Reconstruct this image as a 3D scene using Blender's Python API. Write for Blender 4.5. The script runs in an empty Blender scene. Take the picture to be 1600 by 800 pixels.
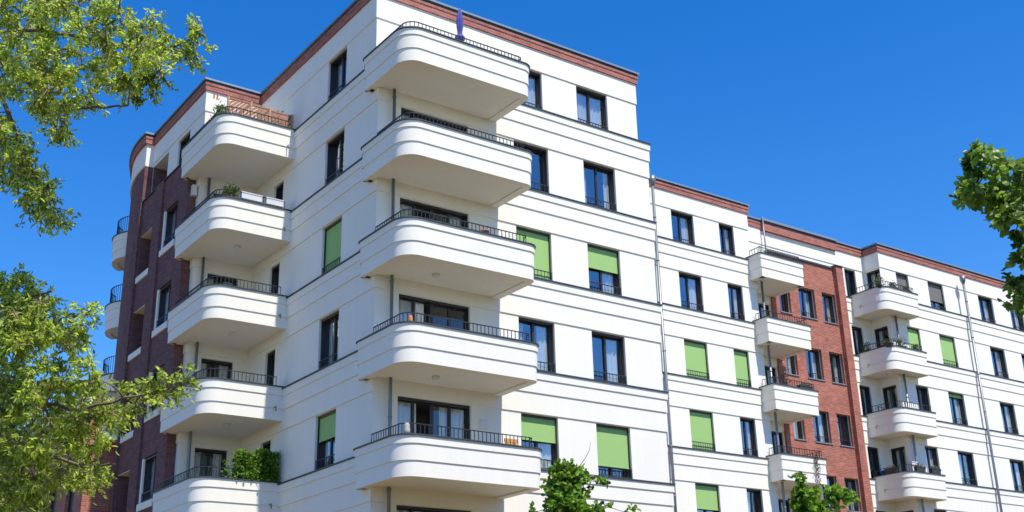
import bpy, math, random
import numpy as np
from mathutils import Matrix, Vector

rnd = random.Random(7)
S = bpy.context.scene
COL = S.collection

# ------------------------------------------------------------------ camera
F_PX = 1840.0                                   # focal length in pixels of a 1600 px wide picture
CAM = np.array([-15.4139, -28.2620, -6.3863])
ROT = np.array([[0.81706331, -0.57609179, -0.02293029],      # right
                [0.18575941, 0.30069419, -0.93545521],       # down
                [0.54580307, 0.76006661, 0.35270066]])       # forward
cd = bpy.data.cameras.new('camera')
cd.sensor_width = 36.0
cd.lens = F_PX / 1600.0 * 36.0
cd.clip_start = 0.1
cd.clip_end = 5000.0
cam = bpy.data.objects.new('camera', cd)
COL.objects.link(cam)
R_, D_, F_ = ROT
cam.matrix_world = Matrix(((R_[0], -D_[0], -F_[0], CAM[0]), (R_[1], -D_[1], -F_[1], CAM[1]),
                           (R_[2], -D_[2], -F_[2], CAM[2]), (0, 0, 0, 1)))
S.camera = cam

# ------------------------------------------------------------------ sky, sun, exposure
SUN = Vector((0.05, -1.0, 1.72)).normalized()
sun_el = math.asin(SUN.z)
sun_az = math.atan2(SUN.x, SUN.y)
W = bpy.data.worlds.new('World')
S.world = W
W.use_nodes = True
nt = W.node_tree
sky = nt.nodes.new('ShaderNodeTexSky')
sky.sky_type = 'NISHITA'
sky.sun_disc = False
sky.sun_elevation = sun_el
sky.sun_rotation = sun_az
sky.altitude = 300
sky.air_density = 1.0
sky.dust_density = 0.3
sky.ozone_density = 3.0
hs = nt.nodes.new('ShaderNodeHueSaturation')
hs.inputs['Hue'].default_value = 0.510
hs.inputs['Saturation'].default_value = 1.40
hs.inputs['Value'].default_value = 1.14
bg = nt.nodes['Background']
bg.inputs['Strength'].default_value = 0.15
nt.links.new(sky.outputs[0], hs.inputs['Color'])
nt.links.new(hs.outputs[0], bg.inputs['Color'])
sl = bpy.data.lights.new('sun', 'SUN')
sl.energy = 4.6
sl.angle = math.radians(0.5)
sl.color = (1.0, 0.94, 0.82)
so = bpy.data.objects.new('sun', sl)
COL.objects.link(so)
so.rotation_euler = SUN.to_track_quat('Z', 'Y').to_euler()
so.location = (0, -40, 60)
S.view_settings.view_transform = 'Standard'
S.view_settings.look = 'None'
S.view_settings.gamma = 1.0
S.view_settings.exposure = 0.36
S.view_settings.use_curve_mapping = False
S.render.engine = 'CYCLES'
S.cycles.max_bounces = 8
S.cycles.transparent_max_bounces = 12

# ------------------------------------------------------------------ geometry of sight: a point of the photo at a depth or on a plane
def ray(u, v):
    return np.array([(u - 800) / F_PX, (v - 400) / F_PX, 1.0]) @ ROT
def at(u, v, d):
    return CAM + ray(u, v) * d
def on(ax, c, u, v):
    r = ray(u, v)
    return CAM + r * ((c - CAM[ax]) / r[ax])
def px(p):
    q = ROT @ (np.array(p, float) - CAM)
    return 800 + F_PX * q[0] / q[2], 400 + F_PX * q[1] / q[2]

# ------------------------------------------------------------------ materials
def mat(name):
    m = bpy.data.materials.new(name)
    m.use_nodes = True
    return m, m.node_tree.nodes, m.node_tree.links, m.node_tree.nodes['Principled BSDF']

def plain(name, col, rough=0.6, metal=0.0, spec=0.5, vary=0.08, scale=6.0, bump=0.0):
    m, N, L, B = mat(name)
    B.inputs['Roughness'].default_value = rough
    B.inputs['Metallic'].default_value = metal
    B.inputs['Specular IOR Level'].default_value = spec
    tc = N.new('ShaderNodeTexCoord')
    nz = N.new('ShaderNodeTexNoise')
    nz.inputs['Scale'].default_value = scale
    nz.inputs['Detail'].default_value = 5
    L.new(tc.outputs['Object'], nz.inputs['Vector'])
    mr = N.new('ShaderNodeMapRange')
    mr.inputs['To Min'].default_value = 1 - vary
    mr.inputs['To Max'].default_value = 1 + vary
    L.new(nz.outputs['Fac'], mr.inputs['Value'])
    mx = N.new('ShaderNodeVectorMath'); mx.operation = 'SCALE'
    mx.inputs[0].default_value = col
    L.new(mr.outputs[0], mx.inputs['Scale'])
    L.new(mx.outputs[0], B.inputs['Base Color'])
    if bump:
        bp = N.new('ShaderNodeBump'); bp.inputs['Strength'].default_value = bump; bp.inputs['Distance'].default_value = 0.01
        n2 = N.new('ShaderNodeTexNoise'); n2.inputs['Scale'].default_value = 60; n2.inputs['Detail'].default_value = 3
        L.new(tc.outputs['Object'], n2.inputs['Vector'])
        L.new(n2.outputs['Fac'], bp.inputs['Height'])
        L.new(bp.outputs[0], B.inputs['Normal'])
    return m

def stucco(name, col):
    """render with a faint mottling, fine grain and weak rain streaks running down"""
    m, N, L, B = mat(name)
    B.inputs['Roughness'].default_value = 0.9
    B.inputs['Specular IOR Level'].default_value = 0.2
    g = N.new('ShaderNodeNewGeometry')
    n1 = N.new('ShaderNodeTexNoise'); n1.inputs['Scale'].default_value = 0.7; n1.inputs['Detail'].default_value = 6
    L.new(g.outputs['Position'], n1.inputs['Vector'])
    mp = N.new('ShaderNodeMapping'); mp.inputs['Scale'].default_value = (5, 5, 0.25)
    L.new(g.outputs['Position'], mp.inputs['Vector'])
    n2 = N.new('ShaderNodeTexNoise'); n2.inputs['Scale'].default_value = 1.0; n2.inputs['Detail'].default_value = 4
    L.new(mp.outputs[0], n2.inputs['Vector'])
    ad = N.new('ShaderNodeMath'); ad.operation = 'ADD'
    L.new(n1.outputs['Fac'], ad.inputs[0]); L.new(n2.outputs['Fac'], ad.inputs[1])
    mr = N.new('ShaderNodeMapRange')
    mr.inputs['From Min'].default_value = 0.6; mr.inputs['From Max'].default_value = 1.4
    mr.inputs['To Min'].default_value = 0.955; mr.inputs['To Max'].default_value = 1.02
    L.new(ad.outputs[0], mr.inputs['Value'])
    mx = N.new('ShaderNodeVectorMath'); mx.operation = 'SCALE'; mx.inputs[0].default_value = col
    L.new(mr.outputs[0], mx.inputs['Scale'])
    L.new(mx.outputs[0], B.inputs['Base Color'])
    bp = N.new('ShaderNodeBump'); bp.inputs['Strength'].default_value = 0.25; bp.inputs['Distance'].default_value = 0.006
    n3 = N.new('ShaderNodeTexNoise'); n3.inputs['Scale'].default_value = 45; n3.inputs['Detail'].default_value = 3
    L.new(g.outputs['Position'], n3.inputs['Vector'])
    L.new(n3.outputs['Fac'], bp.inputs['Height'])
    L.new(bp.outputs[0], B.inputs['Normal'])
    return m

def brick(name, c1, c2, mortar):
    m, N, L, B = mat(name)
    B.inputs['Roughness'].default_value = 0.85
    B.inputs['Specular IOR Level'].default_value = 0.25
    g = N.new('ShaderNodeNewGeometry')
    sp = N.new('ShaderNodeSeparateXYZ'); L.new(g.outputs['Position'], sp.inputs[0])
    sn = N.new('ShaderNodeSeparateXYZ'); L.new(g.outputs['True Normal'], sn.inputs[0])
    ab = N.new('ShaderNodeMath'); ab.operation = 'ABSOLUTE'; L.new(sn.outputs[0], ab.inputs[0])
    gt = N.new('ShaderNodeMath'); gt.operation = 'GREATER_THAN'; gt.inputs[1].default_value = 0.7
    L.new(ab.outputs[0], gt.inputs[0])
    mixu = N.new('ShaderNodeMix'); mixu.data_type = 'FLOAT'
    L.new(gt.outputs[0], mixu.inputs[0]); L.new(sp.outputs[0], mixu.inputs[2]); L.new(sp.outputs[1], mixu.inputs[3])
    cb = N.new('ShaderNodeCombineXYZ'); L.new(mixu.outputs[0], cb.inputs[0]); L.new(sp.outputs[2], cb.inputs[1])
    br = N.new('ShaderNodeTexBrick')
    br.inputs['Scale'].default_value = 1.0
    br.inputs['Brick Width'].default_value = 0.25
    br.inputs['Row Height'].default_value = 0.078
    br.inputs['Mortar Size'].default_value = 0.009
    br.inputs['Color1'].default_value = (*c1, 1); br.inputs['Color2'].default_value = (*c2, 1); br.inputs['Mortar'].default_value = (*mortar, 1)
    L.new(cb.outputs[0], br.inputs['Vector'])
    nz = N.new('ShaderNodeTexNoise'); nz.inputs['Scale'].default_value = 1.3; nz.inputs['Detail'].default_value = 7
    L.new(cb.outputs[0], nz.inputs['Vector'])
    mp = N.new('ShaderNodeMapping'); mp.inputs['Scale'].default_value = (4.0, 12.8, 1)
    L.new(cb.outputs[0], mp.inputs['Vector'])
    wn = N.new('ShaderNodeTexWhiteNoise'); wn.noise_dimensions = '2D'
    fl = N.new('ShaderNodeVectorMath'); fl.operation = 'FLOOR'; L.new(mp.outputs[0], fl.inputs[0]); L.new(fl.outputs[0], wn.inputs['Vector'])
    ad = N.new('ShaderNodeMath'); ad.operation = 'MULTIPLY_ADD'; ad.inputs[1].default_value = 0.55
    L.new(wn.outputs[0], ad.inputs[0]); L.new(nz.outputs['Fac'], ad.inputs[2])
    mr = N.new('ShaderNodeMapRange'); mr.inputs['From Min'].default_value = 0.3; mr.inputs['From Max'].default_value = 1.2
    mr.inputs['To Min'].default_value = 0.72; mr.inputs['To Max'].default_value = 1.22
    L.new(ad.outputs[0], mr.inputs['Value'])
    mx = N.new('ShaderNodeVectorMath'); mx.operation = 'SCALE'
    L.new(br.outputs['Color'], mx.inputs[0]); L.new(mr.outputs[0], mx.inputs['Scale'])
    L.new(mx.outputs[0], B.inputs['Base Color'])
    bp = N.new('ShaderNodeBump'); bp.inputs['Strength'].default_value = 0.5; bp.inputs['Distance'].default_value = 0.01; bp.invert = True
    L.new(br.outputs['Fac'], bp.inputs['Height']); L.new(bp.outputs[0], B.inputs['Normal'])
    return m

def glass(name, lo=0.2, hi=0.8):
    m, N, L, B = mat(name)
    N.remove(B)
    out = N['Material Output']
    tr = N.new('ShaderNodeBsdfTransparent'); tr.inputs[0].default_value = (0.74, 0.79, 0.80, 1)
    gl = N.new('ShaderNodeBsdfGlossy'); gl.inputs['Roughness'].default_value = 0.015; gl.inputs[0].default_value = (0.9, 0.95, 1, 1)
    lw = N.new('ShaderNodeLayerWeight'); lw.inputs['Blend'].default_value = 0.35
    g = N.new('ShaderNodeNewGeometry')
    nz = N.new('ShaderNodeTexNoise'); nz.inputs['Scale'].default_value = 1.6; nz.inputs['Detail'].default_value = 1
    L.new(g.outputs['Position'], nz.inputs['Vector'])
    bp = N.new('ShaderNodeBump'); bp.inputs['Strength'].default_value = 0.22; bp.inputs['Distance'].default_value = 0.05
    L.new(nz.outputs['Fac'], bp.inputs['Height']); L.new(bp.outputs[0], gl.inputs['Normal'])
    mr = N.new('ShaderNodeMapRange'); mr.inputs['To Min'].default_value = lo; mr.inputs['To Max'].default_value = hi
    L.new(lw.outputs['Facing'], mr.inputs['Value'])
    mx = N.new('ShaderNodeMixShader')
    L.new(mr.outputs[0], mx.inputs[0]); L.new(tr.outputs[0], mx.inputs[1]); L.new(gl.outputs[0], mx.inputs[2])
    L.new(mx.outputs[0], out.inputs[0])
    return m

def leafmat(name, dark, light, trans=(0.3, 0.45, 0.05), tw=0.3, rough=0.45):
    """each leaf has its own tone between two greens (attribute 'tone'); light also comes through it"""
    m, N, L, B = mat(name)
    out = N['Material Output']
    a = N.new('ShaderNodeAttribute'); a.attribute_name = 'tone'
    cr = N.new('ShaderNodeValToRGB')
    cr.color_ramp.elements[0].color = (*dark, 1); cr.color_ramp.elements[1].color = (*light, 1)
    L.new(a.outputs['Fac'], cr.inputs[0])
    L.new(cr.outputs[0], B.inputs['Base Color'])
    B.inputs['Roughness'].default_value = rough
    B.inputs['Specular IOR Level'].default_value = 0.35
    tl = N.new('ShaderNodeBsdfTranslucent')
    c2 = N.new('ShaderNodeValToRGB')
    c2.color_ramp.elements[0].color = (*[q * .3 for q in trans], 1); c2.color_ramp.elements[1].color = (*trans, 1)
    L.new(a.outputs['Fac'], c2.inputs[0]); L.new(c2.outputs[0], tl.inputs[0])
    mx = N.new('ShaderNodeMixShader'); mx.inputs[0].default_value = tw
    L.new(B.outputs[0], mx.inputs[1]); L.new(tl.outputs[0], mx.inputs[2]); L.new(mx.outputs[0], out.inputs[0])
    return m

M_WALL = stucco('white_stucco', (0.83, 0.80, 0.72))
M_BALC = stucco('balcony_stucco', (0.83, 0.80, 0.72))
M_BRICK = brick('red_brick', (0.43, 0.130, 0.085), (0.34, 0.098, 0.068), (0.38, 0.25, 0.20))
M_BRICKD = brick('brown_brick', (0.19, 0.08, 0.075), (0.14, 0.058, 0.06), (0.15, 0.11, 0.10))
M_BAND = brick('roof_band_brick', (0.41, 0.135, 0.105), (0.34, 0.105, 0.085), (0.38, 0.24, 0.20))
M_ZINC = plain('zinc_sheet', (0.27, 0.30, 0.33), rough=0.45, metal=0.3)
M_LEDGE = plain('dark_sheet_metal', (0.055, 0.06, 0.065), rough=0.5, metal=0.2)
M_FRAME = plain('dark_window_frame', (0.030, 0.026, 0.027), rough=0.45)
M_RAIL = plain('black_railing_steel', (0.022, 0.023, 0.026), rough=0.5)
M_GLASS = glass('window_glass', 0.17, 0.75)
M_GLASSD = glass('door_glass', 0.07, 0.45)
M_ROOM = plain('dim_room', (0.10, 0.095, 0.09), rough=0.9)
M_CURT = plain('curtain_cloth', (0.82, 0.82, 0.80), rough=0.9, vary=0.1)
M_BLIND = plain('green_blind_cloth', (0.30, 0.50, 0.17), rough=0.85, vary=0.04, scale=2)
M_BLINDG = plain('grey_blind_cloth', (0.16, 0.15, 0.15), rough=0.85, vary=0.04)
M_PIPE = plain('downpipe_zinc', (0.20, 0.22, 0.245), rough=0.4, metal=0.5)
M_ROOF = plain('roof_felt', (0.12, 0.12, 0.12), rough=0.95)
M_WOOD = plain('trellis_wood', (0.36, 0.17, 0.10), rough=0.75, vary=0.2, scale=14)
M_WOODP = plain('post_wood', (0.50, 0.27, 0.17), rough=0.75, vary=0.15, scale=14)
M_WOODC = plain('chair_wood', (0.62, 0.28, 0.07), rough=0.6, vary=0.15, scale=14)
M_STONE = plain('grey_stone', (0.42, 0.40, 0.37), rough=0.8, vary=0.25, scale=30)
M_POT = plain('planter_plastic', (0.045, 0.042, 0.04), rough=0.6)
M_POTW = plain('white_planter', (0.62, 0.63, 0.65), rough=0.6)
M_TERRA = plain('terracotta', (0.42, 0.17, 0.08), rough=0.8)
M_BARK = plain('bark', (0.16, 0.125, 0.09), rough=0.95, vary=0.35, scale=18, bump=0.8)
M_TWIG = plain('twig_bark', (0.24, 0.18, 0.12), rough=0.9, vary=0.3, scale=25)
M_PARA = plain('violet_parasol_cloth', (0.075, 0.085, 0.34), rough=0.85, vary=0.15)
M_WHITE = plain('white_paint', (0.7, 0.7, 0.68), rough=0.6)
M_ORANGE = plain('orange_glaze', (0.55, 0.20, 0.05), rough=0.5)
M_BLUE = plain('blue_plastic', (0.03, 0.16, 0.5), rough=0.5)
M_LEAFA = leafmat('leaf_yellow_green', (0.032, 0.078, 0.010), (0.57, 0.68, 0.13), trans=(0.82, 1.0, 0.14), tw=0.56)
M_LEAFB = leafmat('leaf_deep_green', (0.016, 0.045, 0.010), (0.085, 0.15, 0.03), trans=(0.15, 0.30, 0.03), tw=0.22, rough=0.35)
M_LEAFM = leafmat('maple_leaf', (0.018, 0.05, 0.010), (0.26, 0.36, 0.10), trans=(0.45, 0.75, 0.08), tw=0.42, rough=0.38)
M_LEAFC = leafmat('leaf_fresh_green', (0.020, 0.06, 0.010), (0.21, 0.38, 0.05), trans=(0.42, 0.72, 0.05), tw=0.42, rough=0.38)
M_LEAFP = leafmat('potted_leaf', (0.025, 0.055, 0.012), (0.14, 0.20, 0.05), trans=(0.2, 0.3, 0.04), tw=0.25)
M_FLOW = leafmat('petal_mix', (0.45, 0.10, 0.12), (0.75, 0.62, 0.55), trans=(0.5, 0.3, 0.3), tw=0.2)
M_DRY = leafmat('dry_stem', (0.09, 0.06, 0.05), (0.22, 0.17, 0.14), trans=(0.2, 0.15, 0.1), tw=0.15)

# ------------------------------------------------------------------ mesh helpers
class MB:
    def __init__(self):
        self.v = []; self.f = []; self.mi = []; self.sm = []
    def quad(self, a, b, c, d, mi=0, sm=False):
        n = len(self.v); self.v += [tuple(map(float, p)) for p in (a, b, c, d)]
        self.f.append((n, n + 1, n + 2, n + 3)); self.mi.append(mi); self.sm.append(sm)
    def poly(self, pts, mi=0):
        n = len(self.v); self.v += [tuple(map(float, p)) for p in pts]
        self.f.append(tuple(range(n, n + len(pts)))); self.mi.append(mi); self.sm.append(False)
    def box(self, x0, y0, z0, x1, y1, z1, mi=0):
        p = [(x0, y0, z0), (x1, y0, z0), (x1, y1, z0), (x0, y1, z0), (x0, y0, z1), (x1, y0, z1), (x1, y1, z1), (x0, y1, z1)]
        for q in ((0, 3, 2, 1), (4, 5, 6, 7), (0, 1, 5, 4), (1, 2, 6, 5), (2, 3, 7, 6), (3, 0, 4, 7)):
            self.quad(*[p[i] for i in q], mi)
    def bar(self, a, b, w, h=None, mi=0):
        """square bar from a to b"""
        a = Vector(a); b = Vector(b); d = (b - a).normalized(); h = h or w
        s = d.cross(Vector((0, 0, 1)))
        if s.length < 1e-3: s = Vector((1, 0, 0))
        s.normalize(); t = s.cross(d)
        o = [s * w / 2 + t * h / 2, -s * w / 2 + t * h / 2, -s * w / 2 - t * h / 2, s * w / 2 - t * h / 2]
        for i in range(4):
            j = (i + 1) % 4
            self.quad(a + o[i], a + o[j], b + o[j], b + o[i], mi)
        self.quad(*[a + q for q in o[::-1]], mi); self.quad(*[b + q for q in o], mi)
    def tube(self, pts, rad, n=8, mi=0):
        pts = [Vector(p) for p in pts]
        base = len(self.v); up = Vector((0.3, 0.2, 1)).normalized()
        for i, p in enumerate(pts):
            d = (pts[min(i + 1, len(pts) - 1)] - pts[max(i - 1, 0)])
            d = d.normalized() if d.length > 1e-6 else Vector((0, 0, 1))
            s = d.cross(up)
            if s.length < 0.05: s = d.cross(Vector((1, 0, 0)))
            s.normalize(); t = s.cross(d)
            r = rad[i] if hasattr(rad, '__len__') else rad
            for k in range(n):
                a = 2 * math.pi * k / n
                self.v.append(tuple(p + s * (r * math.cos(a)) + t * (r * math.sin(a))))
        for i in range(len(pts) - 1):
            for k in range(n):
                l = (k + 1) % n
                self.f.append((base + i * n + k, base + i * n + l, base + (i + 1) * n + l, base + (i + 1) * n + k))
                self.mi.append(mi); self.sm.append(True)
        e = base + (len(pts) - 1) * n
        self.f.append(tuple(base + k for k in range(n - 1, -1, -1))); self.mi.append(mi); self.sm.append(False)
        self.f.append(tuple(e + k for k in range(n))); self.mi.append(mi); self.sm.append(False)
    def lathe(self, prof, c=(0, 0), n=16, fold=0.0, mi=0):
        base = len(self.v)
        for (r, z) in prof:
            for k in range(n):
                a = 2 * math.pi * k / n
                q = r * (1 + fold * (1 if k % 2 else -1))
                self.v.append((c[0] + q * math.cos(a), c[1] + q * math.sin(a), z))
        for i in range(len(prof) - 1):
            for k in range(n):
                l = (k + 1) % n
                self.f.append((base + i * n + k, base + i * n + l, base + (i + 1) * n + l, base + (i + 1) * n + k))
                self.mi.append(mi); self.sm.append(fold == 0)
        self.f.append(tuple(base + k for k in range(n - 1, -1, -1))); self.mi.append(mi); self.sm.append(False)
        e = base + (len(prof) - 1) * n
        self.f.append(tuple(e + k for k in range(n))); self.mi.append(mi); self.sm.append(False)
    def strip(self, P, Q, mi=0, closed=False):
        """smooth band between two point lists, sharing corners only inside gentle bends"""
        n = len(P); runs = [[0]]
        for i in range(1, n):
            runs[-1].append(i)
            if i < n - 1:
                a = Vector(P[i]) - Vector(P[i - 1]); b = Vector(P[i + 1]) - Vector(P[i])
                if a.length > 1e-6 and b.length > 1e-6 and a.angle(b) > 0.4: runs.append([i])
        for r in runs:
            b0 = len(self.v)
            for i in r: self.v.append(tuple(map(float, P[i]))); self.v.append(tuple(map(float, Q[i])))
            for k in range(len(r) - 1):
                self.f.append((b0 + 2 * k, b0 + 2 * k + 2, b0 + 2 * k + 3, b0 + 2 * k + 1)); self.mi.append(mi); self.sm.append(len(r) > 2)
    def mesh(self, name, mats):
        me = bpy.data.meshes.new(name)
        me.from_pydata(self.v, [], self.f)
        for m in (mats if isinstance(mats, (list, tuple)) else [mats]): me.materials.append(m)
        me.polygons.foreach_set('material_index', self.mi)
        me.polygons.foreach_set('use_smooth', self.sm)
        me.update()
        return me
    def build(self, name, mats, parent=None, loc=(0, 0, 0), rz=0.0):
        return link(self.mesh(name, mats), name, parent, loc, rz)

def link(me, name, parent=None, loc=(0, 0, 0), rz=0.0):
    o = bpy.data.objects.new(name, me)
    COL.objects.link(o)
    o.location = loc; o.rotation_euler = (0, 0, rz)
    if parent is not None: o.parent = parent
    return o

def tag(o, label, cat, group=None, kind=None):
    o['label'] = label; o['category'] = cat
    if group: o['group'] = group
    if kind: o['kind'] = kind
    return o
def thing(name, label, cat, loc=(0, 0, 0), group=None):
    return tag(link(None, name, None, loc), label, cat, group)

def offset_path(P, d):
    """shift an open path to its right-hand (outer) side; d is one number or one per edge"""
    n = len(P); P = [np.array(p, float) for p in P]
    ds = list(d) if hasattr(d, '__len__') else [d] * (n - 1)
    nr = []
    for i in range(n - 1):
        t = P[i + 1] - P[i]; t /= np.linalg.norm(t); nr.append(np.array([t[1], -t[0]]))
    out = []
    for i in range(n):
        if i == 0: out.append(P[0] + nr[0] * ds[0]); continue
        if i == n - 1: out.append(P[-1] + nr[-1] * ds[-1]); continue
        a, b = nr[i - 1], nr[i]
        det = a[0] * b[1] - a[1] * b[0]
        if abs(det) < 1e-4: out.append(P[i] + a * ds[i - 1]); continue
        s = np.array([(ds[i - 1] * b[1] - ds[i] * a[1]) / det, (a[0] * ds[i] - b[0] * ds[i - 1]) / det])
        out.append(P[i] + s)
    return out

def ribbon(mb, P, po, pi, z0, z1, mi=0, bottom=True, top=True, ends=True):
    """a band along a path from offset pi (inside) to po (outside), z0 to z1"""
    A = offset_path(P, po); B = offset_path(P, pi)
    L = lambda Q, z: [(q[0], q[1], z) for q in Q]
    mb.strip(L(A, z0), L(A, z1), mi)
    mb.strip(L(B, z1), L(B, z0), mi)
    if top: mb.strip(L(A, z1), L(B, z1), mi)
    if bottom: mb.strip(L(B, z0), L(A, z0), mi)
    if ends:
        for q in (0, -1):
            mb.quad((*A[q], z0), (*A[q], z1), (*B[q], z1), (*B[q], z0), mi)

def rounded(pts):
    """pts (x, y, radius) -> path with arcs; short guard points keep the straights flat"""
    out = []
    for i, (x, y, r) in enumerate(pts):
        p = np.array([x, y], float)
        if r <= 0 or i in (0, len(pts) - 1): out.append(p); continue
        a = np.array(pts[i - 1][:2], float) - p; b = np.array(pts[i + 1][:2], float) - p
        a /= np.linalg.norm(a); b /= np.linalg.norm(b)
        s, e = p + a * r, p + b * r
        c = s + b * r
        n = max(5, int(18 * min(1, r / 0.6)))
        out.append(s + a * 0.02)
        for k in range(n + 1):
            t = math.pi / 2 * k / n
            out.append(c - b * r * math.cos(t) - a * r * math.sin(t))
        out.append(e + b * 0.02)
    return out

def panel(mb, A, B, z0, z1, holes, depth=0.21, mi=0, mr=0, mat_reveal=None):
    """wall face from A to B (left to right seen from outside) with rectangular holes (s0,s1,z0,z1) and their reveals"""
    A = np.array(A, float); B = np.array(B, float); L = np.linalg.norm(B - A); t = (B - A) / L; n = np.array([t[1], -t[0]])
    P = lambda s, z, d=0: (A[0] + t[0] * s - n[0] * d, A[1] + t[1] * s - n[1] * d, z)
    ss = sorted({0, L} | {h[0] for h in holes} | {h[1] for h in holes}); zs = sorted({z0, z1} | {h[2] for h in holes} | {h[3] for h in holes})
    zs = [z for z in zs if z0 <= z <= z1]
    for i in range(len(ss) - 1):
        for j in range(len(zs) - 1):
            sm, zm = (ss[i] + ss[i + 1]) / 2, (zs[j] + zs[j + 1]) / 2
            if any(h[0] < sm < h[1] and h[2] < zm < h[3] for h in holes): continue
            mb.quad(P(ss[i], zs[j]), P(ss[i + 1], zs[j]), P(ss[i + 1], zs[j + 1]), P(ss[i], zs[j + 1]), mi)
    for h in holes:
        a, b, c, d = h[:4]; dp = h[4] if len(h) > 4 else depth
        mb.quad(P(a, c), P(a, d), P(a, d, dp), P(a, c, dp), mr)
        mb.quad(P(b, d), P(b, c), P(b, c, dp), P(b, d, dp), mr)
        mb.quad(P(a, d), P(b, d), P(b, d, dp), P(a, d, dp), mr)
        mb.quad(P(b, c), P(a, c), P(a, c, dp), P(b, c, dp), mr)

# ------------------------------------------------------------------ ground
GZ = -8.0
H = 3.05
g = MB(); g.quad((-1500, -1500, GZ), (1500, -1500, GZ), (1500, 1500, GZ), (-1500, 1500, GZ))
M_GROUND = plain('dry_lawn', (0.125, 0.088, 0.032), rough=0.9, vary=0.15, scale=0.4)
go = g.build('ground', M_GROUND); go['kind'] = 'structure'

# ------------------------------------------------------------------ the apartment building
bldg = thing('apartment_building', 'white stepped apartment block with rounded balconies, red brick bands and green blinds', 'building', (0, 0, 0))
PATH = [(-2.15, 14.5), (-2.15, 9.05), (0, 9.05), (0, 0), (10.95, 0), (10.95, 6.63), (23.35, 6.63), (23.35, 7.8), (32.87, 7.8), (32.87, 6.63), (60, 6.63)]
INSET = [0, 0, 0, -0.2, -0.2, -0.2, 0, 0, 0, -0.2]
TOP = offset_path(PATH, INSET)
ROOF_Z = 15.19
TOPH = 1.66
ZK = [k * H for k in range(5)]
# the curved brick end beyond
CX, CY, CR = 5.45, 15.0, 7.95
ARC = [(CX - CR * math.cos(a), CY + CR * math.sin(a)) for a in np.linspace(1.15, -0.062, 40)]
ARC_END = (CX - CR * math.cos(0.062), 14.5)

windows = []   # (edge A, edge B, s0, s1, z0, z1, dict)
def in_frame(p, m=40):
    u, v = px(p)
    return -m < u < 1600 + m and -m < v < 800 + m

def edge_windows(ei, spans, opts=None, heads=1.72, ks=range(-1, 5), dz=0.0):
    """window openings of one facade edge: spans in world x (or y); returns holes below the top storey and holes in it"""
    lo, hi = [], []
    for k in ks:
        A, B = (TOP[ei], TOP[ei + 1]) if k == 4 else (PATH[ei], PATH[ei + 1])
        A = np.array(A, float); B = np.array(B, float); t = (B - A) / np.linalg.norm(B - A); ax = 0 if abs(t[0]) > .5 else 1
        for j, (a, b) in enumerate(spans):
            s0, s1 = sorted(((a - A[ax]) * t[ax], (b - A[ax]) * t[ax]))
            z0 = k * H + 0.04 + dz; z1 = k * H + dz + (TOPH if k == 4 and heads == 1.72 else heads)
            o = dict((opts or {}).get((k, j), {}))
            if o.get('skip'): continue
            pa = A + t * (s0 + s1) / 2
            if not in_frame((*pa, z1)) and not in_frame((*pa, z0)): continue
            (hi if k == 4 else lo).append((s0, s1, z0, z1))
            windows.append((A, t, s0, s1, z0, z1, o))
    return lo, hi

G = 'green'
tower_S = edge_windows(3, [(0.8, 3.27), (5.07, 6.47), (7.98, 9.38)],
    {(4, 0): {'skip': 1}, (3, 0): {'door': 1}, (2, 0): {'door': 1, 'open': 1}, (1, 0): {'door': 1, 'open': 1}, (0, 0): {'door': 1, 'open': 1}, (-1, 0): {'door': 1}, (-1, 1): {'skip': 1}, (-1, 2): {'skip': 1},
     (2, 1): {'blind': 1.0}, (2, 2): {'blind': 0.47}, (0, 1): {'blind': 0.45}, (0, 2): {'blind': 0.78}})
tower_W = edge_windows(2, [(2.2, 3.52)], {(2, 0): {'blind': 1.0}, (0, 0): {'blind': 0.45}, (-1, 0): {'skip': 1}})
tower_Wd = edge_windows(2, [(6.73, 7.5)], heads=1.62, ks=range(0, 4), opts={(k, 0): {'door': 1} for k in range(4)})
nook = edge_windows(1, [(-1.63, -0.5)], heads=1.62, ks=range(0, 4), opts={(k, 0): {'door': 1} for k in range(4)})
s2 = edge_windows(5, [(18.52, 19.87), (21.47, 22.4)], {(2, 0): {'blind': 1.0}, (2, 1): {'blind': 1.0}, (1, 0): {'blind': 1.0}, (0, 0): {'blind': 0.6}})
stair_w = [(26.03, 26.8), (27.45, 28.6), (29.15, 30.13)]
st_holes = []
for k in (4, 3, 2, 1, 0):
    for (a, b) in stair_w:
        z0, z1 = k * H - 1.62, k * H - 0.08
        if not in_frame(((a + b) / 2, 7.8, z1)): continue
        st_holes.append((a, b, z0, z1))
cl = edge_windows(7, [(31.28, 32.12)], heads=1.62, opts={(k, 0): {'door': 1} for k in range(5)}, ks=range(0, 5))
sd = edge_windows(7, [(24.55, 25.42)], heads=1.68, ks=range(0, 4), opts={(k, 0): {'door': 1} for k in range(5)})
cr_ = edge_windows(8, [(6.85, 7.7)], heads=1.62, ks=range(0, 5), opts={(k, 0): {'door': 1} for k in range(5)})
cw = edge_windows(9, [(34.15, 35.15), (36.77, 38.07), (41.2, 42.52), (44.1, 45.4)],
    {(4, 0): {'blind': 1.0, 'grey': 1}, (4, 1): {'blind': 0.62, 'grey': 1}, (3, 0): {'blind': 1.0}, (3, 1): {'blind': 1.0}, (2, 1): {'blind': 0.1}})
# stair windows sit in both the brick skin and the wall behind
for (a, b, z0, z1) in st_holes:
    windows.append((np.array([23.35, 7.8]), np.array([1.0, 0.0]), a - 23.35, b - 23.35, z0, z1, {'stair': 1, 'plain': 1}))

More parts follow.
